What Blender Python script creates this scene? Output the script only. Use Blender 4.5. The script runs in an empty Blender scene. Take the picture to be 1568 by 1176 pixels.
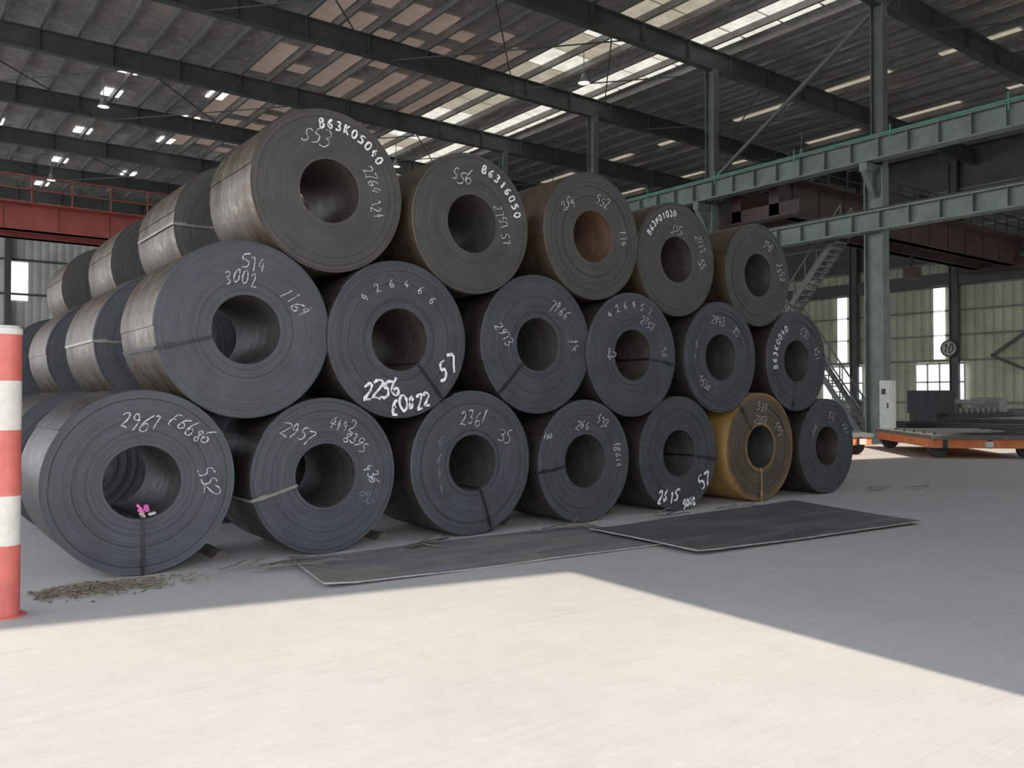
import bpy, bmesh, math, random
from math import sin, cos, pi, radians, sqrt, atan2
from mathutils import Vector, Matrix
random.seed(7)
scene = bpy.context.scene
try:
    scene.view_settings.view_transform = 'Standard'
    scene.view_settings.gamma = 1.10
except Exception:
    pass
COL = scene.collection

# ------------------------------------------------------------------ materials
class NT:
    def __init__(s, name):
        s.m = bpy.data.materials.new(name); s.m.use_nodes = True
        s.t = s.m.node_tree; s.n = s.t.nodes; s.l = s.t.links
        s.b = s.n['Principled BSDF']
    def N(s, typ, **kw):
        nd = s.n.new(typ)
        for k, v in kw.items():
            if k in nd.inputs: nd.inputs[k].default_value = v
            else: setattr(nd, k, v)
        return nd
    def L(s, a, b): s.l.new(a, b)
    def ramp(s, fac, stops):
        r = s.n.new('ShaderNodeValToRGB'); e = r.color_ramp.elements
        e[0].position, e[0].color = stops[0][0], (*stops[0][1], 1)
        e[1].position, e[1].color = stops[-1][0], (*stops[-1][1], 1)
        for p, c in stops[1:-1]:
            x = e.new(p); x.color = (*c, 1)
        s.L(fac, r.inputs[0]); return r.outputs[0]
    def mix(s, fac, a, b, mode='MIX'):
        m = s.n.new('ShaderNodeMix'); m.data_type = 'RGBA'; m.blend_type = mode
        for sock, v in ((m.inputs[0], fac), (m.inputs[6], a), (m.inputs[7], b)):
            if isinstance(v, (int, float)): sock.default_value = v
            elif isinstance(v, tuple): sock.default_value = (*v, 1)
            else: s.L(v, sock)
        return m.outputs[2]
    def noise(s, vec, scale, detail=4, rough=.55, dist=0.):
        n = s.N('ShaderNodeTexNoise', Scale=scale, Detail=detail, Roughness=rough, Distortion=dist)
        s.L(vec, n.inputs['Vector']); return n.outputs['Fac']
    def objco(s): return s.N('ShaderNodeTexCoord').outputs['Object']
    def mapping(s, vec, scale=(1,1,1), rot=(0,0,0), loc=(0,0,0)):
        m = s.n.new('ShaderNodeMapping'); m.inputs['Scale'].default_value = scale; m.inputs['Location'].default_value = loc
        m.inputs['Rotation'].default_value = rot; s.L(vec, m.inputs['Vector']); return m.outputs[0]
    def bump(s, h, strength=.3, dist=.01):
        b = s.N('ShaderNodeBump', Strength=strength, Distance=dist)
        s.L(h, b.inputs['Height']); s.L(b.outputs[0], s.b.inputs['Normal'])
    def base(s, c):
        if isinstance(c, tuple): s.b.inputs['Base Color'].default_value = (*c, 1)
        else: s.L(c, s.b.inputs['Base Color'])
    def pr(s, rough=.6, metal=0., spec=.5):
        s.b.inputs['Roughness'].default_value = rough; s.b.inputs['Metallic'].default_value = metal
        s.b.inputs['Specular IOR Level'].default_value = spec

def paint(name, c, rough=.55, var=.35, scale=3., metal=0., bump=0):
    t = NT(name); co = t.objco()
    n = t.noise(co, scale, 6, .65)
    dark = tuple(x*(1-var) for x in c); lite = tuple(min(1, x*(1+var*.6)) for x in c)
    t.base(t.ramp(n, [(.3, dark), (.7, lite)])); t.pr(rough, metal)
    if bump: t.bump(t.noise(co, scale*8, 4), bump, .005)
    return t.m

def emis(name, c, strength, ns=1.2):
    t = NT(name); t.base(tuple(x*.6 for x in c)); t.b.inputs['Emission Color'].default_value = (*c, 1)
    co = t.objco(); n = t.noise(co, ns, 4, .7)
    mm = t.N('ShaderNodeMath', operation='MULTIPLY_ADD'); t.L(n, mm.inputs[0])
    mm.inputs[1].default_value = strength*1.4; mm.inputs[2].default_value = strength*.3
    t.L(mm.outputs[0], t.b.inputs['Emission Strength'])
    return t.m

def coil_face(name, c, rust=(.16, .07, .025), rim=.0, patch=.0):
    t = NT(name); co = t.objco()
    sp = t.N('ShaderNodeSeparateXYZ'); t.L(co, sp.inputs[0])
    cb = t.N('ShaderNodeCombineXYZ'); t.L(sp.outputs[0], cb.inputs[0]); t.L(sp.outputs[2], cb.inputs[1])
    ln = t.N('ShaderNodeVectorMath', operation='LENGTH'); t.L(cb.outputs[0], ln.inputs[0]); r = ln.outputs['Value']
    at = t.N('ShaderNodeMath', operation='ARCTAN2'); t.L(sp.outputs[2], at.inputs[0]); t.L(sp.outputs[0], at.inputs[1])
    ma = t.N('ShaderNodeMath', operation='MULTIPLY_ADD'); t.L(at.outputs[0], ma.inputs[0]); ma.inputs[1].default_value = .0018; t.L(r, ma.inputs[2])
    w = ma.outputs[0]
    oi = t.N('ShaderNodeObjectInfo')
    ad = t.N('ShaderNodeMath', operation='ADD'); t.L(w, ad.inputs[0]); t.L(oi.outputs['Random'], ad.inputs[1]); w = ad.outputs[0]
    def n1(sc, det):
        n = t.n.new('ShaderNodeTexNoise'); n.noise_dimensions = '1D'; n.inputs['Scale'].default_value = sc
        n.inputs['Detail'].default_value = det; n.inputs['Roughness'].default_value = .7; t.L(w, n.inputs['W']); return n.outputs['Fac']
    fine = n1(110, 3); broad = n1(14, 2)
    blot = t.noise(co, 3.2, 6, .65)
    col = t.ramp(fine, [(.32, tuple(x*.6 for x in c)), (.5, c), (.72, tuple(x*1.6 for x in c))])
    col = t.mix(t.ramp(broad, [(.35, (0,)*3), (.65, (.55,)*3)]), col, tuple(x*.7 for x in c))
    col = t.mix(t.ramp(blot, [(.42, (0,)*3), (.75, (.5+patch,)*3)]), col, tuple(x*1.5+.01 for x in c))
    gap = n1(38, 0)
    col = t.mix(t.ramp(gap, [(.20, (.75,)*3), (.27, (0,)*3)]), col, tuple(x*.3 for x in c))
    if rim or patch:
        blm = t.ramp(blot, [(.35, (.25,)*3), (.65, (1,)*3)])
        f = t.ramp(r, [(.33, (rim,)*3), (.38, (0,)*3), (.74, (0,)*3), (.86, (rim*.9,)*3)])
        f = t.mix(1.0, f, blm, 'MULTIPLY')
        col = t.mix(f, col, rust)
    t.base(col); t.pr(.55, .1, .45)
    t.bump(fine, .55, .004)
    return t.m

def coil_side(name, c1, c2, rough=.42, metal=.55, rust=.45):
    t = NT(name); co = t.objco()
    a = t.noise(t.mapping(co, (.6, 5.0, .6)), 1.6, 5, .6)
    b = t.noise(co, 9, 5, .7)
    col = t.ramp(a, [(.3, c1), (.5, tuple((x+y)/2 for x, y in zip(c1, c2))), (.7, c2)])
    col = t.mix(t.ramp(b, [(.5, (0,)*3), (.8, (rust,)*3)]), col, (.16, .09, .045))
    t.base(col); t.pr(rough, metal)
    rr = t.ramp(b, [(.3, (rough-.12,)*3), (.7, (rough+.2,)*3)]); t.L(rr, t.b.inputs['Roughness'])
    t.bump(a, .25, .01)
    return t.m

M = {}
M['face_blue'] = coil_face('coil_edge_blue_grey', (.050, .055, .064))
M['face_blue2'] = coil_face('coil_edge_dark_grey', (.043, .046, .051), patch=.1)
M['face_brown'] = coil_face('coil_edge_brown', (.050, .047, .043), (.10, .07, .046), rim=.35)
M['face_rust'] = coil_face('coil_edge_rusty', (.075, .055, .034), (.44, .19, .035), rim=1.0, patch=.1)
M['side_brown'] = coil_side('coil_wrap_brown', (.042, .032, .022), (.14, .102, .062), .36)
M['side_dark'] = coil_side('coil_wrap_dark', (.026, .023, .025), (.07, .057, .055), .38)
M['side_gold'] = coil_side('coil_wrap_ochre', (.22, .12, .03), (.48, .27, .08), .5, .2)
M['bore_grey'] = coil_side('coil_bore_grey', (.026, .025, .025), (.065, .060, .056), .5, .3, .12)
M['bore_brown'] = coil_side('coil_bore_brown', (.028, .024, .022), (.062, .048, .038), .5, .3, .35)
M['bore_rust'] = coil_side('coil_bore_rusty', (.05, .027, .017), (.14, .075, .04), .6, .1)
M['strap_dark'] = paint('strap_black', (.010, .011, .013), .4)
M['strap_lite'] = paint('strap_bright', (.26, .24, .21), .35, metal=.4)
M['strap_org'] = paint('strap_rusty', (.42, .25, .1), .5)

t = NT('chalk_white'); co = t.objco(); n = t.noise(co, 60, 3, .7)
t.base(t.ramp(n, [(.38, (.12, .135, .15)), (.56, (.60, .62, .64))])); t.pr(.9); M['chalk'] = t.m
t = NT('paint_marker_white'); co = t.objco(); n = t.noise(co, 30, 3, .7)
t.base(t.ramp(n, [(.34, (.35, .35, .34)), (.5, (.88, .88, .86))])); t.pr(.8); M['paintw'] = t.m
t = NT('faint_chalk'); t.base((.15, .17, .20)); t.pr(.9); M['faint'] = t.m

# concrete floor: uniform dusty slab with faint brushing and small stains
t = NT('concrete_floor'); co = t.N('ShaderNodeTexCoord').outputs['Object']
big = t.noise(co, .45, 8, .68); fine = t.noise(co, 34, 5, .75); med = t.noise(co, 4.5, 8, .75)
brush = t.noise(t.mapping(co, (1.2, 26, 1), (0, 0, radians(-7))), 1.5, 4, .6)
brush2 = t.noise(t.mapping(co, (1.0, 14, 1), (0, 0, radians(-38))), 1.3, 4, .6)
spots = t.noise(co, 1.4, 3, .5)
col = t.ramp(big, [(.32, (.395, .372, .342)), (.68, (.455, .432, .398))])
col = t.mix(t.ramp(brush, [(.45, (0,)*3), (.70, (.28,)*3)]), col, (.34, .32, .295))
b2 = t.mix(1.0, t.ramp(brush2, [(.48, (0,)*3), (.66, (.35,)*3)]), t.ramp(spots, [(.45, (0,)*3), (.6, (1,)*3)]), 'MULTIPLY')
col = t.mix(b2, col, (.33, .31, .285))
col = t.mix(t.ramp(med, [(.52, (0,)*3), (.70, (.28,)*3)]), col, (.31, .29, .265))
col = t.mix(t.ramp(med, [(.30, (.35,)*3), (.44, (0,)*3)]), col, (.53, .505, .465))
col = t.mix(t.ramp(fine, [(.56, (0,)*3), (.70, (.40,)*3)]), col, (.24, .22, .205))
sp = t.N('ShaderNodeSeparateXYZ'); t.L(co, sp.inputs[0])
def joint(sock, off, period, w):
    a = t.N('ShaderNodeMath', operation='ADD'); t.L(sock, a.inputs[0]); a.inputs[1].default_value = off
    p = t.N('ShaderNodeMath', operation='PINGPONG'); t.L(a.outputs[0], p.inputs[0]); p.inputs[1].default_value = period/2
    c = t.N('ShaderNodeMath', operation='LESS_THAN'); t.L(p.outputs[0], c.inputs[0]); c.inputs[1].default_value = w
    return c.outputs[0]
j1 = joint(sp.outputs[1], -4.75, 6.5, .005)
ms = t.N('ShaderNodeMath', operation='MULTIPLY'); t.L(j1, ms.inputs[0]); ms.inputs[1].default_value = .3
col = t.mix(ms.outputs[0], col, (.19, .175, .16))
t.base(col); t.pr(.68, 0, .4)
t.bump(fine, .25, .005); M['floor'] = t.m

def plate_mat(name, a0, a1, a2, dust):
    t = NT(name); co = t.objco()
    a = t.noise(t.mapping(co, (.5, 4, 1)), 1.2, 6, .65); b = t.noise(co, 1.1, 4, .6); cnz = t.noise(co, 14, 5, .7)
    col = t.ramp(a, [(.32, (a0,)*3), (.53, (a1,)*3), (.72, (a2, a2*.98, a2*.96))])
    col = t.mix(t.ramp(b, [(.48, (0,)*3), (.66, (.7,)*3)]), col, dust)
    col = t.mix(t.ramp(cnz, [(.5, (0,)*3), (.75, (.5,)*3)]), col, (a0*.8,)*3)
    t.base(col); t.pr(.6, 0); t.bump(a, .2, .01); return t.m
M['plate'] = plate_mat('steel_plate_grey', .10, .16, .24, (.29, .235, .175))
M['plate_blk'] = plate_mat('steel_plate_dark', .045, .075, .17, (.13, .125, .12))

def corrug(name, c, scale, axis_rot=0, rough=.6):
    t = NT(name); co = t.objco()
    wv = t.n.new('ShaderNodeTexWave'); wv.inputs['Scale'].default_value = scale
    t.L(t.mapping(co, (1, 1, 0), (0, 0, axis_rot)), wv.inputs['Vector'])
    n = t.noise(co, .5, 5, .6)
    col = t.ramp(n, [(.3, tuple(x*.75 for x in c)), (.7, tuple(x*1.2 for x in c))])
    col = t.mix(t.ramp(wv.outputs['Fac'], [(.0, (.5,)*3), (.35, (0,)*3)]), col, tuple(x*.4 for x in c))
    t.base(col); t.pr(rough); t.bump(wv.outputs['Fac'], .6, .05); return t.m
M['wall'] = corrug('cladding_green_cream', (.46, .48, .33), .55, radians(90))
M['wall_b'] = corrug('cladding_grey', (.50, .52, .48), .55)  # haze put into the colour: far cladding lightened
t = NT('roof_foil_insulation'); co = t.objco()
n = t.noise(co, .16, 5, .6); v = t.n.new('ShaderNodeTexVoronoi'); v.inputs['Scale'].default_value = 2.2; t.L(co, v.inputs['Vector'])
g = t.noise(co, 2.2, 6, .8)
col = t.ramp(n, [(.3, (.26, .26, .255)), (.52, (.38, .365, .345)), (.7, (.50, .43, .37))])
col = t.mix(t.ramp(g, [(.5, (0,)*3), (.7, (.85,)*3)]), col, (.80, .76, .70))  # bright flecks painted into the colour as foil glints
t.base(col); t.pr(.34, .3); t.bump(v.outputs['Distance'], .5, .06); M['roof'] = t.m
M['steel_dk'] = paint('painted_steel_dark_green', (.060, .070, .067), .5, .3, 1.2)  # tone lifted slightly to stand in for haze
M['wall_dk'] = paint('cladding_upper_dark', (.07, .075, .065), .6, .3, 1.2)
M['purlin'] = paint('galvanised_purlin', (.20, .20, .195), .45, .3, 1.5, .3)
M['green'] = paint('crane_beam_green', (.155, .195, .168), .5, .35, 1.5)
M['green_dk'] = paint('upper_column_green', (.090, .108, .097), .5, .35, 1.5)
M['green_rail'] = paint('rail_green', (.05, .26, .17), .5, .2)
M['red'] = paint('crane_red', (.33, .068, .055), .5, .3, 1.)
M['reddk'] = paint('crane_dark_red', (.070, .040, .034), .6, .4, 1.)
M['orange'] = paint('cart_orange', (.70, .19, .055), .5, .3, 3)
M['darkm'] = paint('machinery_dark', (.035, .036, .038), .6, .4, 3)
M['deck'] = paint('cart_deck', (.12, .125, .11), .6, .4, 2)
M['greym'] = paint('machinery_grey', (.25, .26, .26), .6, .3, 3)
M['edge'] = paint('plate_edge_bright', (.34, .33, .31), .5, .4, 5)
M['whitem'] = paint('cabinet_white', (.62, .66, .60), .5, .12, 3)
M['sky_strip'] = emis('translucent_roof_sheet', (1, .96, .84), .78, 1.6)
M['sky_dim'] = emis('aged_roof_sheet', (1, .88, .68), .33, 1.6)
M['glow_brown'] = emis('brown_roof_glow', (1, .76, .62), .09, 2.5)  # faint glow standing in for warm, pinkish reflections on the roof foil
M['sky_hot'] = emis('clear_roof_sheet', (1, .98, .94), 1.6)
M['win'] = emis('window_glass_daylight', (.90, .96, 1), 1.25)
M['lamp'] = emis('lamp_lens', (1, 1, 1), 6)
M['bol_red'] = paint('bollard_red', (.60, .12, .09), .45, .25, 6)
M['bol_white'] = paint('bollard_white', (.66, .62, .55), .5, .2, 6)
M['pink'] = paint('tag_pink', (.75, .12, .42), .5, .2, 20)
M['dirt'] = paint('dirt_brown', (.13, .105, .08), .95, .5, 12)
M['straw'] = paint('straw_scrap', (.24, .19, .13), .9, .4, 12)
M['signw'] = paint('sign_grey_green', (.45, .48, .38), .6, .1)
M['signd'] = paint('sign_dark', (.03, .05, .05), .6, .1)

# ------------------------------------------------------------------ mesh builder
class MB:
    def __init__(s): s.v = []; s.f = []; s.mi = []; s.mats = []
    def mat(s, key):
        if key not in s.mats: s.mats.append(key)
        return s.mats.index(key)
    def add(s, vs, fs, key):
        o = len(s.v); s.v += [tuple(v) for v in vs]; k = s.mat(key)
        for f in fs: s.f.append([i+o for i in f]); s.mi.append(k)
    def box(s, a, b, key, rz=0, piv=None):
        x0, y0, z0 = a; x1, y1, z1 = b
        vs = [Vector(p) for p in ((x0,y0,z0),(x1,y0,z0),(x1,y1,z0),(x0,y1,z0),(x0,y0,z1),(x1,y0,z1),(x1,y1,z1),(x0,y1,z1))]
        if rz:
            pv = Vector(piv or ((x0+x1)/2, (y0+y1)/2, 0)); R = Matrix.Rotation(rz, 3, 'Z')
            vs = [R @ (v-pv) + pv for v in vs]
        s.add(vs, [(0,3,2,1),(4,5,6,7),(0,1,5,4),(1,2,6,5),(2,3,7,6),(3,0,4,7)], key)
    def bar(s, p, q, w, h, key):
        p, q = Vector(p), Vector(q); d = (q-p).normalized()
        up = Vector((0,0,1)) if abs(d.z) < .95 else Vector((1,0,0))
        r = d.cross(up).normalized(); u = r.cross(d).normalized()
        vs = []
        for c in (p, q):
            for a, b in ((-1,-1),(1,-1),(1,1),(-1,1)): vs.append(c + r*a*w/2 + u*b*h/2)
        s.add(vs, [(0,1,2,3),(7,6,5,4),(0,4,5,1),(1,5,6,2),(2,6,7,3),(3,7,4,0)], key)
    def ibeam(s, p, q, w, h, key, tf=.05, tw=.04):
        p, q = Vector(p), Vector(q)
        d = (q-p).normalized(); up = Vector((0,0,1))
        if abs(d.z) > .95:
            s.box((p.x-w/2, p.y-h/2, p.z), (p.x+w/2, p.y-h/2+tf, q.z), key)
            s.box((p.x-w/2, p.y+h/2-tf, p.z), (p.x+w/2, p.y+h/2, q.z), key)
            s.box((p.x-tw/2, p.y-h/2+tf, p.z), (p.x+tw/2, p.y+h/2-tf, q.z), key); return
        s.bar(p+up*(h/2-tf/2), q+up*(h/2-tf/2), w, tf, key)
        s.bar(p-up*(h/2-tf/2), q-up*(h/2-tf/2), w, tf, key)
        s.bar(p, q, tw, h-2*tf, key)
    def lathe(s, prof, keyf, c=(0,0,0), seg=24):
        n = len(prof); vs = []
        for i in range(seg):
            a = 2*pi*i/seg
            for r, h in prof: vs.append((c[0]+r*cos(a), c[1]+r*sin(a), c[2]+h))
        o = len(s.v); s.v += vs; k = s.mat(keyf)
        for j in range(n-1):
            for i in range(seg):
                i2 = (i+1) % seg
                s.f.append([o+i*n+j, o+i2*n+j, o+i2*n+j+1, o+i*n+j+1]); s.mi.append(k)
    def disc(s, c, r, key, seg=24, flip=False):
        vs = [(c[0]+r*cos(2*pi*i/seg), c[1]+r*sin(2*pi*i/seg), c[2]) for i in range(seg)]
        s.add(vs, [list(range(seg))[::-1] if flip else list(range(seg))], key)
    def obj(s, name, parent=None, loc=(0,0,0), smooth=False, recalc=True):
        me = bpy.data.meshes.new(name); me.from_pydata(s.v, [], s.f)
        for k in s.mats: me.materials.append(M[k])
        for p, k in zip(me.polygons, s.mi): p.material_index = k
        if recalc:
            bm = bmesh.new(); bm.from_mesh(me); bmesh.ops.recalc_face_normals(bm, faces=bm.faces); bm.to_mesh(me); bm.free()
        if smooth:
            me.polygons.foreach_set('use_smooth', [True]*len(me.polygons))
            try: me.set_sharp_from_angle(angle=radians(35))
            except Exception: pass
        ob = bpy.data.objects.new(name, me); COL.objects.link(ob); ob.location = loc
        if parent: ob.parent = parent
        return ob

# ------------------------------------------------------------------ stroke lettering
G = {
'0': [[(.3,1),(.1,.85),(.0,.5),(.1,.12),(.32,0),(.52,.15),(.6,.5),(.52,.85),(.3,1)]],
'1': [[(.2,.8),(.38,1),(.32,0)]],
'2': [[(.02,.78),(.15,.97),(.4,1),(.55,.8),(.45,.5),(.0,.02),(.25,.06),(.62,.0)]],
'3': [[(.03,.9),(.3,1),(.52,.82),(.4,.58),(.2,.52),(.45,.45),(.56,.22),(.35,0),(.0,.08)]],
'4': [[(.32,1),(.0,.4),(.62,.42)],[(.45,.7),(.4,0)]],
'5': [[(.58,1),(.12,.97),(.06,.58),(.35,.6),(.56,.35),(.4,.05),(.0,.03)]],
'6': [[(.5,1),(.15,.7),(.02,.3),(.2,0),(.48,.08),(.52,.38),(.3,.5),(.06,.3)]],
'7': [[(.0,.95),(.6,1),(.35,.5),(.25,0)]],
'8': [[(.5,.85),(.28,1),(.06,.8),(.3,.52),(.55,.22),(.3,0),(.05,.2),(.3,.52),(.5,.85)]],
'9': [[(.5,.75),(.3,1),(.06,.85),(.1,.58),(.35,.52),(.52,.8),(.45,.35),(.25,0)]],
'S': [[(.55,.88),(.3,1),(.08,.8),(.2,.58),(.45,.45),(.52,.2),(.28,0),(.0,.12)]],
'E': [[(.55,1),(.08,.96),(.04,.04),(.56,.0)],[(.06,.52),(.42,.55)]],
'B': [[(.05,0),(.05,1),(.4,.97),(.5,.78),(.36,.54),(.05,.52)],[(.36,.54),(.58,.3),(.42,.03),(.05,0)]],
'K': [[(.05,0),(.05,1)],[(.55,1),(.08,.48),(.58,0)]],
'N': [[(.05,0),(.05,1),(.5,0),(.5,1)]],
}
rt = random.Random(3)
def smoothp(p):
    out = [p[0]]
    for i in range(len(p)-1):
        a, b = p[i], p[i+1]
        out += [(a[0]*.75+b[0]*.25, a[1]*.75+b[1]*.25), (a[0]*.25+b[0]*.75, a[1]*.25+b[1]*.75)]
    out.append(p[-1]); return out
class Ink:
    """flat strokes in a local x/z plane, facing -y"""
    def __init__(s): s.mb = MB()
    def stroke(s, pts, w, key, y):
        n = len(pts); vs = []
        for i, p in enumerate(pts):
            a = Vector(pts[max(0, i-1)]); b = Vector(pts[min(n-1, i+1)]); d = (b-a)
            if d.length < 1e-6: d = Vector((1, 0))
            d.normalize(); nn = Vector((-d.y, d.x)); ww = w*(.5+.8*rt.random())/2
            vs += [(p[0]+nn.x*ww, y, p[1]+nn.y*ww), (p[0]-nn.x*ww, y, p[1]-nn.y*ww)]
        s.mb.add(vs, [(2*i, 2*i+1, 2*i+3, 2*i+2) for i in range(n-1)], key)
    def glyph(s, ch, cx, cz, h, rot, w, key, y, wild=.06):
        hand = wild > .03
        sh = rt.uniform(-.05, .4) if hand else 0; sw = rt.uniform(.6, 1.0) if hand else .95
        for st in G.get(ch, []):
            pts = [((px-.3)*h*sw+(pz-.5)*h*sh+rt.uniform(-wild, wild)*h, (pz-.5)*h+rt.uniform(-wild, wild)*h) for px, pz in st]
            pts = smoothp(pts); c, q = cos(rot), sin(rot)
            s.stroke([(cx+x*c-z*q, cz+x*q+z*c) for x, z in pts], w, key, y)
    def line(s, txt, cx, cz, h, rot, w, key, y):
        rot = radians(rot); adv = h*.62; n = len(txt)
        for i, ch in enumerate(txt):
            o = (i-(n-1)/2)*adv+rt.uniform(-.05, .05)*h; jz = rt.uniform(-.16, .16)*h
            s.glyph(ch, cx+o*cos(rot)-jz*sin(rot), cz+o*sin(rot)+jz*cos(rot), h*rt.uniform(.82, 1.15), rot+rt.uniform(-.15, .15), w, key, y)
    def arc(s, txt, r, a0, a1, h, w, key, y):
        n = len(txt)
        for i, ch in enumerate(txt):
            a = radians(a0+(a1-a0)*i/(n-1)); s.glyph(ch, r*cos(a), r*sin(a), h, a-pi/2, w, key, y, .02)

# ------------------------------------------------------------------ coils
def coil_mesh(name, R, L, face, side, bore, seed):
    rn = random.Random(seed); ri = .325*rn.uniform(.97, 1.03); seg = 112
    mb = MB(); prof = []; keys = []
    prof.append((ri+.012, L)); prof.append((ri, L-.02)); keys += [bore, bore]
    prof.append((ri, .02)); keys.append(bore); prof.append((ri+.008, 0.0)); keys.append(face)
    off = 0
    for k in range(13):
        rr2 = ri + (R-ri)*(k+1)/14 + rn.uniform(-.012, .012)
        prof.append((rr2, off)); keys.append(face)
        off = rn.choice([0, .002, -.002, .004, .0, .008])
        prof.append((rr2+.002, off)); keys.append(face)
    prof.append((R-.010, off)); keys.append(face)
    prof.append((R-.002, .006)); keys.append(side)
    for q in (.02, .06): prof.append((R, q)); keys.append(side)
    prof.append((R+.001, L*.5)); keys.append(side)
    prof.append((R, L-.02)); keys.append(side); prof.append((R-.008, L)); keys.append(face)
    n = len(prof); a0 = rn.uniform(.6, 1.1)*pi
    nout = 7
    vs = []
    for i in range(seg+1):
        a = a0 + 2*pi*i/seg; grow = .011*(i/seg)
        for j, (r, h) in enumerate(prof):
            outer = j >= n-nout
            rad = r + (grow-.006+.0015*sin(3*a+seed) if outer else 0)
            vs.append((rad*cos(a), h, rad*sin(a)))
    mb.v = vs
    for j in range(n):
        j2 = (j+1) % n; k = mb.mat(keys[j])
        for i in range(seg):
            mb.f.append([i*n+j, i*n+j2, (i+1)*n+j2, (i+1)*n+j]); mb.mi.append(k)
    js = list(range(n-nout, n)); kk = mb.mat(side)
    for a, b in zip(js[:-1], js[1:]):
        mb.f.append([a, b, seg*n+b, seg*n+a]); mb.mi.append(kk)
    me = bpy.data.meshes.new(name); me.from_pydata(mb.v, [], mb.f)
    for k in mb.mats: me.materials.append(M[k])
    for p, k in zip(me.polygons, mb.mi): p.material_index = k
    me.polygons.foreach_set('use_smooth', [True]*len(me.polygons))
    bm = bmesh.new(); bm.from_mesh(me); bmesh.ops.recalc_face_normals(bm, faces=bm.faces); bm.to_mesh(me); bm.free()
    try: me.set_sharp_from_angle(angle=radians(30))
    except Exception: pass
    return me, ri

def strap(parent, R, ri, L, ang, key, w=.030):
    a = radians(ang); d = Vector((cos(a), 0, sin(a))); tn = Vector((-sin(a), 0, cos(a)))
    y = -.010
    path = [d*(ri-.006)+Vector((0, L*.9, 0)), d*(ri-.006)+Vector((0, .0, 0)), d*(ri+.012)+Vector((0, y, 0)),
            d*(R*.7)+tn*.006+Vector((0, y-.003, 0)), d*(R+.001)+Vector((0, y, 0)), d*(R+.010)+Vector((0, .01, 0)), d*(R+.010)+Vector((0, L*.95, 0))]
    mb = MB(); vs = []
    for p in path: vs += [p+tn*w/2, p-tn*w/2]
    mb.add(vs, [(2*i, 2*i+1, 2*i+3, 2*i+2) for i in range(len(path)-1)], key)
    c = d*(R*.86)
    bx_ = [c+tn*sx*w*.75+d*sz*.035+Vector((0, yy, 0)) for yy in (y-.010, y) for sx, sz in ((-1,-1),(1,-1),(1,1),(-1,1))]
    mb.add(bx_, [(0,1,2,3),(4,5,6,7),(0,1,5,4),(1,2,6,5),(2,3,7,6),(3,0,4,7)], key)
    return mb.obj('strap', parent, recalc=False)

def tangent(c1, c2, r):
    d1 = c1[2]+r; d2 = c2[2]+r
    dx, dz = c2[0]-c1[0], c2[1]-c1[1]; d = sqrt(dx*dx+dz*dz)
    if d > d1+d2: d = d1+d2-1e-4
    a = (d1*d1-d2*d2+d*d)/(2*d); h = sqrt(max(0, d1*d1-a*a))
    ux, uz = dx/d, dz/d
    return (c1[0]+a*ux-h*uz, c1[1]+a*uz+h*ux, r)

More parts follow.
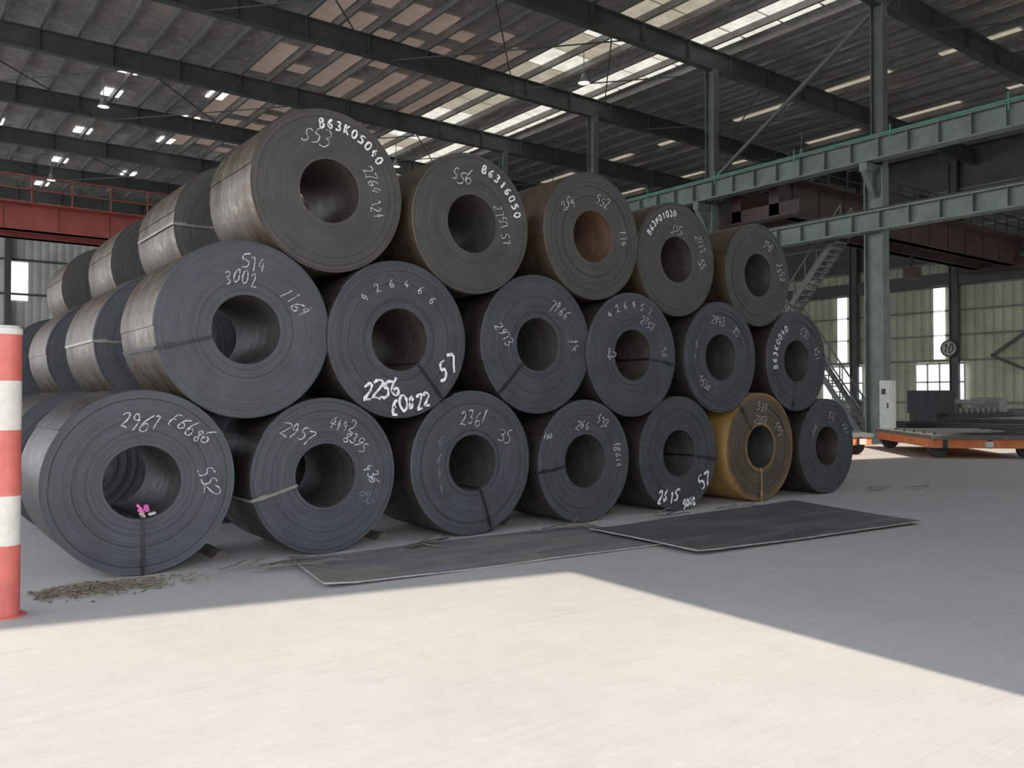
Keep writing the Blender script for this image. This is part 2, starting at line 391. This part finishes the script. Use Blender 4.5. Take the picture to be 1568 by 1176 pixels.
bx = [1.91, 3.67, 5.51, 7.22, 9.02, 10.85, 12.60]
br = [.835, .80, .84, .785, .81, .835, .79]
mr = [.87, .86, .86, .84, .82, .81]
tr = [.85, .82, .83, .81, .80]
bot = [(x, r, r) for x, r in zip(bx, br)]
mid = [tangent(bot[i], bot[i+1], mr[i]) for i in range(6)]
top = [tangent(mid[i], mid[i+1], tr[i]) for i in range(5)]
FY = 8.05; LEN = 1.28
C, T, F = 'chalk', 'paintw', 'faint'
spec = {
 'b0': dict(m=('face_blue','side_dark','bore_grey'), st=[(270,'strap_dark')], tx=[('2967',-.02,.66,.14,-6,C),('E6686',.50,.56,.14,-30,C),('552',.70,-.02,.14,-82,C)]),
 'b1': dict(m=('face_blue','side_dark','bore_grey'), st=[(195,'strap_lite')], tx=[('2957',-.38,.55,.15,-22,C),('4492',.22,.64,.12,-14,C),('8395',.42,.42,.12,-32,C),('436',.64,-.02,.12,-70,C),('84',.58,-.32,.12,-85,F)]),
 'b2': dict(m=('face_blue','side_dark','bore_grey'), st=[(288,'strap_dark')], tx=[('2361',.02,.62,.16,2,C),('35',.56,.38,.15,-15,C),('6',-.52,.30,.10,0,F),('8',-.55,.10,.10,0,F),('9',-.55,-.10,.10,0,F),('9',-.52,-.30,.10,0,F)]),
 'b3': dict(m=('face_blue','side_dark','bore_grey'), st=[(188,'strap_dark')], tx=[('266',-.06,.58,.12,-5,C),('532',.38,.64,.12,-12,C),('48614',.72,.08,.11,-80,C),('140',-.80,.42,.07,0,C)]),
 'b4': dict(m=('face_blue2','side_dark','bore_grey'), st=[(-8,'strap_dark')], tx=[('2615',-.28,-.74,.18,4,T),('57',.66,-.52,.22,22,T),('5088',.24,-.87,.11,14,T)]),
 'b5': dict(m=('face_rust','side_gold','bore_grey'), st=[(270,'strap_org'),(128,'strap_dark')], tx=[('531',.05,.74,.14,-3,C),('2352',0,.50,.12,-6,C),('465',.55,.33,.12,-50,C)]),
 'b6': dict(m=('face_blue2','side_dark','bore_brown'), st=[], tx=[('541',.18,.62,.12,-8,C),('275',-.46,.36,.11,30,C),('121',.66,.36,.13,-60,C)]),
 'm0': dict(m=('face_blue','side_brown','bore_grey'), st=[(194,'strap_dark')], tx=[('514',.07,.75,.13,-8,C),('3002',-.07,.58,.14,0,C),('1164',.57,.34,.14,-45,C)]),
 'm1': dict(m=('face_blue2','side_dark','bore_brown'), st=[(-50,'strap_dark')], tx=[('2256',-.26,-.62,.18,4,T),('E0822',.16,-.80,.16,12,T),('57',.72,-.34,.23,18,T)], arcs=[('426466',.71,135,48,.09,C,.012)]),
 'm2': dict(m=('face_blue2','side_dark','bore_grey'), st=[(225,'strap_dark')], tx=[('7966',.40,.52,.13,-28,C),('2973',-.60,.12,.13,-50,C),('14',.66,.02,.14,-70,C)]),
 'm3': dict(m=('face_blue2','side_dark','bore_brown'), st=[(-8,'strap_dark')], tx=[('2757',.32,.52,.11,-28,C),('92',-.50,.0,.12,-30,C),('76',.70,.06,.12,-60,C)], arcs=[('426957',.80,130,62,.09,C,.012)]),
 'm4': dict(m=('face_blue2','side_dark','bore_grey'), st=[], tx=[('2943',-.08,.64,.12,-4,C),('85',.42,.46,.13,-35,C),('5550',-.46,-.48,.11,-35,C),('5',-.66,.2,.09,0,C),('1',-.70,0,.09,0,C)]),
 'm5': dict(m=('face_blue2','side_dark','bore_grey'), st=[(262,'strap_dark')], tx=[('530',.25,.58,.13,-15,C),('251',.68,.18,.12,-65,C)], arcs=[('B63K0040',.72,190,120,.10,T,.022)]),
 't0': dict(m=('face_brown','side_brown','bore_brown'), st=[], tx=[('S53',-.18,.62,.17,-5,C),('2764',.56,.22,.12,-62,C),('124',.64,-.14,.12,-70,C)], arcs=[('B63K05040',.82,98,36,.095,T,.022)]),
 't1': dict(m=('face_brown','side_brown','bore_grey'), st=[], tx=[('S56',-.18,.64,.16,-8,C),('2757',.50,.16,.12,-60,C),('57',.58,-.16,.12,-65,C)], arcs=[('B6316050',.82,76,16,.095,T,.022)]),
 't2': dict(m=('face_brown','side_brown','bore_rust'), st=[], tx=[('552',.2,.58,.13,-10,C),('259',-.52,.44,.12,25,C),('116',.66,.05,.12,-70,C)]),
 't3': dict(m=('face_brown','side_brown','bore_brown'), st=[], tx=[('555',.0,.52,.12,-10,C),('2717',.62,.34,.11,-55,C),('55',.66,-.02,.11,-60,C)], arcs=[('B63N01030',.80,150,94,.085,T,.020)]),
 't4': dict(m=('face_brown','side_brown','bore_grey'), st=[], tx=[('540',.3,.60,.12,-15,C),('2552',.70,.12,.12,-65,C)]),
}
seed = 11
coil_meshes = {}
for row, lst in (('b', bot), ('m', mid), ('t', top)):
    for i, (x, z, r) in enumerate(lst):
        sp_ = spec[f'{row}{i}']; seed += 1
        me, ri = coil_mesh('steel_coil', r-.006, LEN, *sp_['m'], seed)
        ob = bpy.data.objects.new('steel_coil', me); COL.objects.link(ob)
        y = FY + random.uniform(-.03, .04); ob.location = (x, y, z)
        coil_meshes[(row, i)] = me
        for a, k in sp_['st']: strap(ob, r, ri, LEN, a, k)
        ink = Ink()
        for (tx, fx, fz, h, rot, k) in sp_['tx']:
            ink.line(tx, fx*r, fz*r, h, rot, .030 if k == T else .0115, k, -.007)
        for (tx, fr, a0, a1, h, k, w) in sp_.get('arcs', []):
            ink.arc(tx, fr*r, a0, a1, h, w, k, -.007)
        ink.mb.obj('chalk_marking', ob, recalc=False)
        if (row, i) == ('b', 0):
            mb = MB()
            for k in range(7):
                a = k*.9; p = Vector((.03+.035*cos(a), .03+.01*k, -ri+.03+.03*abs(sin(a))))
                mb.bar(p, p+Vector((.05*cos(a*2), .02, .05*sin(a*1.7)+.01)), .035, .02, 'pink' if k % 3 else 'bol_white')
            mb.obj('plastic_tag', ob)
for bi, (y0, dx) in enumerate(((10.75, .0), (14.5, .05), (18.3, -.05))):
    for row, lst in (('b', bot), ('m', mid), ('t', top)):
        for i, (x, z, r) in enumerate(lst):
            ob = bpy.data.objects.new('steel_coil', coil_meshes[(row, i)]); COL.objects.link(ob)
            ob.location = (x+dx, y0+random.uniform(-.03, .03), z); ob.scale = (1, 1.4, 1)
            if i == 0 and row != 'b' and bi == 0: strap(ob, r, .32, LEN, 180, 'strap_lite')

# ------------------------------------------------------------------ ground things
def slab(name, pts, z0, th, key, curl=None):
    mb = MB(); n = 14; a, b, c, d = [Vector((*p, 0)) for p in pts]; vs = []
    for lay in (0, 1):
        for j in range(n+1):
            for i in range(n+1):
                u, v = i/n, j/n
                p = (a*(1-u)+b*u)*(1-v)+(d*(1-u)+c*u)*v
                z = z0+lay*th+.004*sin(u*9+v*4)+.004
                if curl and u < .12: z += curl*(1-u/.12)**2
                if curl and v < .1: z += curl*.3*(1-v/.1)*(.5+.5*sin(u*13))
                vs.append((p.x, p.y, z))
    N = (n+1)**2; fs = []
    for j in range(n):
        for i in range(n):
            q = j*(n+1)+i; fs.append((q, q+n+1, q+n+2, q+1)); fs.append((N+q, N+q+1, N+q+n+2, N+q+n+1))
    mb.add(vs, fs, key)
    e = [i for i in range(n+1)] + [(j)*(n+1)+n for j in range(1, n+1)] + [n*(n+1)+i for i in range(n-1, -1, -1)] + [j*(n+1) for j in range(n-1, 0, -1)]
    k_ = mb.mat('edge')
    for k in range(len(e)):
        p, q = e[k], e[(k+1) % len(e)]; mb.f.append([p, q, q+N, p+N]); mb.mi.append(k_)
    return mb.obj(name)
slab('steel_floor_plate', [(2.98, 6.55), (6.95, 6.28), (7.1, 7.88), (3.2, 7.88)], 0, .014, 'plate', .035)
slab('steel_floor_plate', [(6.6, 5.66), (10.5, 5.38), (11.1, 7.65), (6.72, 7.4)], .024, .014, 'plate_blk', .02)

mb = MB()
rs = random.Random(5)
for (cx, cy, n) in ((2.85, 7.6, 10), (4.55, 7.7, 6), (6.4, 7.7, 6), (8.0, 7.75, 5), (9.7, 7.75, 6), (13.4, 7.75, 6), (14.5, 7.5, 3)):
    for k in range(n):
        a = rs.uniform(-.5, .5); last = Vector((cx+rs.uniform(-.4, .4), cy+rs.uniform(-.12, .12), .045))
        ln = rs.uniform(.25, .6); key = rs.choice(['strap_lite', 'straw', 'darkm', 'dirt'])
        for s_ in range(5):
            nx = last+Vector((cos(a)*ln/5, sin(a)*ln/5, rs.uniform(-.012, .02))); nx.z = max(.045, nx.z); nx.y = min(nx.y, 7.96)
            mb.bar(last, nx, .028, .004, key); last = nx; a += rs.uniform(-.3, .3)
mb.obj('scrap_strapping')
mb = MB()
for k in range(1500):
    x = rs.gauss(1.5, .30); y = rs.gauss(7.72, .14)
    if y > 7.96: y = 15.92-y
    if x < 1.0: x = 2.0-x
    s_ = rs.uniform(.003, .012); a = rs.uniform(0, 6.3); h = max(0, .05-.10*abs(x-1.4)-.1*abs(y-7.7))*rs.random()
    if k % 3 == 0: mb.box((x-s_, y-s_*.7, 0.0), (x+s_, y+s_*.7, s_*.9+h), 'dirt', a)
    else: mb.bar((x, y, .006+h), (x+.06*cos(a), y-.06*abs(sin(a)), .008+h+rs.uniform(0, .02)), .004, .003, 'straw')
mb.obj('debris_pile')
for x in (2.75, 4.55, 6.35, 8.1, 9.9, 11.7):
    mb = MB(); z = .07
    mb.add([(x-.09, 8.45, 0), (x+.09, 8.45, 0), (x+.02, 8.45, z), (x-.02, 8.45, z), (x-.09, 9.1, 0), (x+.09, 9.1, 0), (x+.02, 9.1, z), (x-.02, 9.1, z)],
           [(0,1,2,3),(4,5,6,7),(0,1,5,4),(1,2,6,5),(2,3,7,6),(3,0,4,7)], 'dirt'); mb.obj('wooden_chock')

mb = MB(); R0 = .09
bands = [(0, .52, 'bol_red'), (.52, .88, 'bol_white'), (.88, 1.36, 'bol_red'), (1.36, 1.72, 'bol_white'), (1.72, 2.06, 'bol_red')]
for a, b, k in bands: mb.lathe([(R0, a), (R0, b)], k, seg=32)
mb.lathe([(R0, 2.06), (R0+.004, 2.07), (R0+.004, 2.10), (R0-.02, 2.125), (.001, 2.13)], 'bol_white', seg=32)
mb.lathe([(R0, .012), (.13, .012), (.13, 0)], 'bol_red', seg=32)
mb.obj('striped_bollard', loc=(.765, 7.17, 0), smooth=True)

# ------------------------------------------------------------------ building shell
mb = MB(); mb.add([(-60, -60, 0), (62, -60, 0), (62, 80, 0), (-60, 80, 0)], [(0, 1, 2, 3)], 'floor'); mb.obj('floor', recalc=False)
XL, XC, XR, YB, ZR = -14., 30., 56., 76., 17.9
Y0 = -3.5
mb = MB()
mb.box((XL, Y0+1, ZR), (XR, YB, ZR+.12), 'roof'); mb.obj('ceiling')
mb = MB()
rk = random.Random(9)
for y in range(2, 74, 2):
    mb.box((25.0, y, ZR-.05), (27.9, y+1.85, ZR-.02), 'sky_dim' if rk.random() < .6 else 'sky_strip')
    mb.box((29.0, y, ZR-.05), (31.2, y+1.85, ZR-.02), 'sky_strip')
for y in range(44, 74, 4):
    mb.box((9.4, y, ZR-.05), (10.3, y+1.2, ZR-.02), 'sky_hot')
for y in range(45, 74, 5):
    mb.box((14.0, y, ZR-.05), (14.9, y+1.2, ZR-.02), 'sky_hot')
for y in range(52, 74, 5):
    mb.box((5.0, y, ZR-.05), (5.8, y+1.4, ZR-.02), 'sky_hot')
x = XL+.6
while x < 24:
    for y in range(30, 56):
        if 13 < x < 24 and rk.random() < .7: mb.box((x+.08, y, ZR-.05), (x+1.37, y+.97, ZR-.02), 'glow_brown')  # these panels only glow brown, in place of reflections under the roof
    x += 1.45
for y in range(10, 72, 6):
    mb.box((40, y, ZR-.05), (41.1, y+3.5, ZR-.02), 'sky_dim')
    mb.box((47, y, ZR-.05), (48.1, y+3.5, ZR-.02), 'sky_dim')
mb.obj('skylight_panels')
mb = MB(); x = XL+.6
while x < XR:
    mb.bar((x, Y0+1.2, ZR-.24), (x, YB-.1, ZR-.24), .03, .30, 'purlin')
    mb.bar((x+.05, Y0+1.2, ZR-.385), (x+.05, YB-.1, ZR-.385), .10, .02, 'purlin')
    x += 1.45
mb.obj('roof_purlins')
mb = MB()
for y in (1, 9, 17, 25, 33, 41, 49, 57, 65, 73):
    mb.ibeam((XL, y, 16.95), (XR, y, 16.95), .35, .95, 'steel_dk')
    xx = XL+2
    while xx < XR:
        mb.box((xx-.02, y-.16, 16.52), (xx+.02, y+.16, 17.38), 'steel_dk'); xx += 2.9
mb.obj('roof_rafters')
mb = MB()
for y in (9, 25, 41, 57):
    for x in (-6, 2, 10, 18, 24, 34, 44):
        mb.bar((x, y, 16.6), (x+7, y+8, 16.6), .05, .05, 'steel_dk'); mb.bar((x+7, y, 16.55), (x, y+8, 16.55), .05, .05, 'steel_dk')
mb.obj('roof_bracing')
for y in (1, 9, 17, 25, 33, 41, 49, 57, 65, 73):
    mb = MB()
    mb.ibeam((XC, y, 0), (XC, y, 10.2), .45, .75, 'green', .05, .04)
    mb.ibeam((XC+.25, y, 10.2), (XC+.25, y, 16.5), .35, .5, 'green_dk', .04, .03)
    mb.box((XC-.4, y-.5, 0), (XC+.4, y+.5, .06), 'green')
    mb.box((XC-.9, y-.15, 10.0), (XC+.3, y+.15, 10.3), 'green')
    mb.add([(XC-.9, y-.1, 10.0), (XC-.2, y-.1, 10.0), (XC-.2, y-.1, 9.1), (XC-.9, y+.1, 10.0), (XC-.2, y+.1, 10.0), (XC-.2, y+.1, 9.1)], [(0,1,2),(3,4,5),(0,1,4,3),(1,2,5,4),(2,0,3,5)], 'green')
    mb.obj('steel_column')
mb = MB()
for y in (17, 49):
    mb.bar((XC+.25, y+.3, 16.3), (XC+.25, y+7.7, 11.6), .14, .14, 'green_dk')
mb.obj('column_bracing')
def runway(x, zt, h, w):
    mb = MB(); mb.ibeam((x, -1, zt-h/2), (x, YB-1, zt-h/2), w, h, 'green', .06, .03)
    y = 0
    while y < YB-2:
        mb.box((x-w/2+.03, y-.015, zt-h+.05), (x+w/2-.03, y+.015, zt-.05), 'green'); y += 1.1
    mb.box((x-.04, -1, zt), (x+.04, YB-1, zt+.12), 'darkm')
    return mb
mb = runway(XC-.55, 11.2, .85, .5)
mb.box((XC-.2, -1, 11.1), (XC+.9, YB-1, 11.16), 'green')
mb.bar((XC-.8, -1, 11.24), (XC-.8, YB-1, 11.24), .05, .06, 'green_rail')
y = 4
while y < YB-2:
    mb.bar((XC-.8, y, 10.9), (XC-.8, y, 11.5), .04, .04, 'green_rail'); y += 4
mb.obj('crane_runway_beam')
mb = runway(XC-.5, 8.5, .75, .5); mb.obj('crane_runway_beam')
mb = runway(XL+1, 8.5, .75, .5); mb.obj('crane_runway_beam')

def crane(x0, x1, y, zt, h, key, rail, name):
    mb = MB()
    for dy in (0, 2.0):
        mb.box((x0, y+dy, zt-h), (x1, y+dy+.5, zt), key)
        mb.box((x0, y+dy-.06, zt-.06), (x1, y+dy+.56, zt), key)
        mb.box((x0, y+dy-.06, zt-h), (x1, y+dy+.56, zt-h+.05), key)
    for xx in range(int(x0)+1, int(x1), 2): mb.box((xx-.03, y-.05, zt-h), (xx+.03, y, zt), key)
    for xe in (x0, x1-.8): mb.box((xe, y-1, zt-h-.1), (xe+.6, y+3.5, zt-h+.5), key)
    for zz in (.55, 1.1): mb.bar((x0, y-.5, zt+zz), (x1, y-.5, zt+zz), .05, .05, rail)
    xx = x0
    while xx < x1: mb.bar((xx, y-.5, zt), (xx, y-.5, zt+1.1), .05, .05, rail); xx += 1.5
    mb.box((x0, y-.7, zt-.05), (x1, y, zt), key)
    mb.box((x0+12, y-.1, zt+.05), (x0+15, y+2.6, zt+.5), rail); mb.box((x0+12.6, y+.3, zt+.5), (x0+14.2, y+2.2, zt+1.3), 'darkm')
    for k in range(4): mb.bar((x0+13.3+.1*k, y+1.2, zt), (x0+13.3+.1*k, y+1.2, zt-2.5), .03, .03, 'darkm')
    mb.box((x0+13.1, y+.9, zt-3), (x0+13.9, y+1.5, zt-2.4), key)
    mb.obj(name)
crane(XL+1, XC-.85, 40, 9.6, 1.05, 'red', 'red', 'overhead_crane')
crane(XC+1, XR-1, 22, 11.0, 1.5, 'reddk', 'darkm', 'overhead_crane')
crane(XC+1, XR-1, 46, 13.2, 1.2, 'reddk', 'red', 'overhead_crane')

mb = MB(); mb.box((XL, YB, 0), (XR, YB+.15, ZR), 'wall_b')
for z in (1.5, 4.2, 6.9, 9.6, 12.3, 15): mb.box((XL, YB-.18, z), (XR, YB, z+.16), 'steel_dk')
x = XL
while x < XR: mb.box((x-.2, YB-.6, 0), (x+.2, YB-.05, ZR-.6), 'steel_dk'); x += 7.33
mb.obj('wall_back')
mb = MB()
for x in (8.2, 15.5, 23): mb.box((x, YB-.1, 9.2), (x+1.2, YB-.02, 12.2), 'win')
mb.obj('window_5')
mb = MB(); mb.box((XR, -10, 0), (XR+.15, YB, 10.4), 'wall'); mb.box((XR, -10, 10.4), (XR+.15, YB, ZR), 'wall_dk')
for z in (1.2, 3.95, 5.6, 7.2, 8.8, 10.4, 12.5, 15): mb.box((XR-.14, -8, z), (XR, YB, z+.12), 'green')
for y in range(-4, 76, 7):
    mb.ibeam((XR-.45, y+2.2, 0), (XR-.45, y+2.2, ZR-1), .3, .55, 'steel_dk')
mb.bar((XR-.3, 17.2, 9), (XR-.3, 24, 4.2), .16, .16, 'steel_dk'); mb.bar((XR-.3, 17.2, 1), (XR-.3, 24, 4.2), .16, .16, 'steel_dk')
mb.box((XR-.5, -8, 8.9), (XR-.15, YB, 9.7), 'steel_dk')
mb.obj('wall_right')
for i, yc in enumerate((20.3, 27.3, 34.3, 41.3)):
    mb = MB(); X = XR-.16
    mb.box((X, yc-1.6, 1.4), (X+.04, yc+1.6, 3.8), 'win')
    for yy in (-1.6, -.8, 0, .8, 1.6): mb.box((X-.05, yc+yy-.05, 1.35), (X, yc+yy+.05, 3.85), 'whitem')
    for zz in (1.4, 2.6, 3.8): mb.box((X-.05, yc-1.6, zz-.05), (X, yc+1.6, zz+.05), 'whitem')
    mb.box((X+.02, yc-.35, 4.1), (X+.05, yc+.4, 8.8), 'win')
    mb.obj(f'window_{i+1}')
ink = Ink(); mb = ink.mb
n = 32; vs = [(.55*cos(2*pi*k/n), 0, .55*sin(2*pi*k/n)) for k in range(n)]; mb.add(vs, [list(range(n))], 'signd')
vs = [(.45*cos(2*pi*k/n), -.01, .45*sin(2*pi*k/n)) for k in range(n)]; mb.add(vs, [list(range(n))], 'signw')
ink.line('10', 0, 0, .55, 0, .1, 'signd', -.02)
s = mb.obj('bay_number_sign', loc=(XR-.8, 26.4, 4.75), recalc=False); s.rotation_euler = (0, 0, radians(-90))

JX, JY, DH = 4.72, -3.01, 9.0
d = Vector((.979, -.202, 0)); nrm = Vector((.202, .979, 0))
def wallseg(mb, s0, s1, z0, z1, key):
    o = Vector((JX, JY, 0)); a = o+d*s0; b = o+d*s1; t_ = nrm*-.15
    vs = [a, b, b+t_, a+t_]; vs = [Vector((v.x, v.y, z)) for z in (z0, z1) for v in vs]
    mb.add(vs, [(0,1,2,3),(4,5,6,7),(0,1,5,4),(1,2,6,5),(2,3,7,6),(3,0,4,7)], key)
mb = MB(); wallseg(mb, 0, 54, 0, ZR+.1, 'wall'); wallseg(mb, -20, 0, DH, ZR+.1, 'wall')
mb.obj('unseen_front_wall')  # unseen wall, placed and turned so its opening casts the floor's shadow edge
mb = MB(); wallseg(mb, -.0, .3, 0, DH, 'green'); mb.obj('trim_1')

mb = MB(); X0, X1 = 30.7, 31.5
def flight(y0, z0, y1, z1):
    n = max(4, int(abs(z1-z0)/.22))
    for X in (X0, X1):
        mb.bar((X, y0, z0), (X, y1, z1), .05, .22, 'green_dk')
        mb.bar((X, y0, z0+1), (X, y1, z1+1), .05, .05, 'green_dk')
        for k in range(0, n+1, 3):
            f = k/n; mb.bar((X, y0+(y1-y0)*f, z0+(z1-z0)*f), (X, y0+(y1-y0)*f, z0+(z1-z0)*f+1), .04, .04, 'green_dk')
    for k in range(n+1):
        f = k/n; y = y0+(y1-y0)*f; z = z0+(z1-z0)*f; mb.box((X0, y-.13, z-.02), (X1, y+.13, z+.02), 'greym')
flight(18.0, 0, 21.6, 5.0); flight(21.6, 5.0, 18.9, 8.3)
mb.box((X0-.1, 21.5, 4.95), (X1+.1, 22.8, 5.05), 'greym'); mb.box((X0-.1, 17.6, 8.25), (X1+.1, 19, 8.35), 'greym')
for X in (X0, X1):
    for y in (21.6, 22.7): mb.bar((X, y, 0), (X, y, 6), .08, .08, 'green_dk')
mb.obj('access_stair')

mb = MB(); mb.box((28.9, 15.85, .25), (29.2, 16.3, 2.2), 'whitem'); mb.box((28.9, 15.85, .0), (29.2, 16.3, .25), 'darkm')
mb.box((28.87, 15.9, .4), (28.9, 16.25, 2.1), 'whitem'); mb.box((28.85, 15.95, 1.2), (28.87, 16.0, 1.4), 'darkm')
mb.box((28.85, 16.05, 1.7), (28.875, 16.2, 1.9), 'darkm'); mb.obj('electrical_cabinet')

def cart(loc, rz, Lx, Ly):
    mb = MB()
    mb.box((0, 0, .27), (Lx, Ly, .50), 'orange'); mb.box((-.05, -.05, .5), (Lx+.05, Ly+.05, .6), 'deck')
    for x in (.3, Lx/2, Lx-.3): mb.box((x-.06, -.03, .27), (x+.06, 0, .48), 'darkm')
    mb.box((Lx*.45, -.12, .3), (Lx*.45+.18, -.02, .45), 'bol_white')
    for x in (.25, Lx-.35):
        for y in (.3, Ly-.5):
            n = 20; vs = [(x+.25*cos(2*pi*k/n), y+yy, .25+.25*sin(2*pi*k/n)) for yy in (0, .15) for k in range(n)]
            mb.add(vs, [list(range(n)), list(range(2*n-1, n-1, -1))]+[(k, (k+1) % n, n+(k+1) % n, n+k) for k in range(n)], 'darkm')
    for k in range(5): mb.box((.2, .4+k*Ly/6, .6), (Lx-.2, .55+k*Ly/6, .66), 'darkm')
    o = mb.obj('transfer_cart', loc=loc); o.rotation_euler = (0, 0, rz); return o
cart((22.1, 11.0, 0), radians(-45), 2.8, 5.0)
cart((21.5, 13.05, 0), radians(-45), .62, 5.5)
def stack(name, x, y, w, l, n, key, rz=0):
    mb = MB()
    for i in (0, 1): mb.box((x+.2, y+l*(.2+.55*i), 0), (x+w-.2, y+l*(.2+.55*i)+.15, .12), 'straw', 0)
    for k in range(n):
        o = .06*sin(k*2.3); mb.box((x+o, y-o, .12+k*.09), (x+w+o, y+l-o, .19+k*.09), key)
    mb.obj(name)
stack('steel_plate_stack', 31.8, 8, 6, 3.5, 6, 'darkm'); stack('steel_plate_stack', 33, 13.0, 7, 3, 8, 'darkm')
stack('steel_plate_stack', 33.5, 17.8, 2.2, 4.5, 5, 'darkm'); stack('steel_plate_stack', 45, 20, 6, 3, 10, 'greym')
mb = MB()
mb.box((36.5, 18, 0), (44, 19.2, .9), 'darkm'); mb.box((36.7, 17.7, .9), (37.5, 19.4, 1.9), 'darkm'); mb.box((42.3, 17.9, .9), (43.1, 19.2, 1.6), 'greym')
mb.bar((37.5, 18.6, 1.5), (42.5, 18.6, 1.3), .2, .2, 'greym')
for k in range(8): mb.box((37.8+k*.55, 17.9, .9), (38.0+k*.55, 19.3, 1.1), 'greym')
mb.obj('roller_conveyor')
mb = MB()
for y in (12, 13.5, 15): mb.bar((46, y, 0), (46, y, 1.1), .08, .08, 'orange')
for z in (.6, 1.1): mb.bar((46, 12, z), (46, 15, z), .06, .06, 'orange')
mb.obj('safety_barrier')

for (x, y, z) in ((24.5, 27.3, 15.3), (8.45, 43.5, 15.4), (8.7, 60.3, 15.4), (41.9, 28.2, 15.3), (24.5, 44, 15.3)):
    mb = MB(); mb.lathe([(.02, 1.4), (.02, .45), (.10, .42), (.12, .25), (.26, .0)], 'greym', seg=24)
    mb.disc((0, 0, .03), .24, 'lamp', 24); mb.obj('high_bay_lamp', loc=(x, y, z), recalc=False)

# light
sun = bpy.data.lights.new('sun', 'SUN'); sun.energy = 6.5; sun.angle = radians(.6); sun.color = (1, .90, .78)
so = bpy.data.objects.new('sun', sun); COL.objects.link(so)
dirv = Vector((.043, 1, -1.0)).normalized(); so.rotation_euler = dirv.to_track_quat('-Z', 'Y').to_euler()
w = bpy.data.worlds.new('sky'); scene.world = w; w.use_nodes = True
nt = w.node_tree; bg = nt.nodes['Background']
geo = nt.nodes.new('ShaderNodeTexCoord'); sx = nt.nodes.new('ShaderNodeSeparateXYZ'); rp = nt.nodes.new('ShaderNodeValToRGB')
nt.links.new(geo.outputs['Generated'], sx.inputs[0]); nt.links.new(sx.outputs[2], rp.inputs[0]); nt.links.new(rp.outputs[0], bg.inputs[0])
rp.color_ramp.elements[0].color = (.95, .97, 1, 1); rp.color_ramp.elements[1].color = (.55, .70, 1, 1); bg.inputs[1].default_value = 3.0

cam = bpy.data.cameras.new('camera'); co_ = bpy.data.objects.new('camera', cam); COL.objects.link(co_)
cam.lens = 29.6; cam.sensor_width = 36; cam.clip_end = 500
co_.location = (0, 0, 1.6); co_.rotation_euler = (radians(90.9), 0, radians(-37))
scene.camera = co_
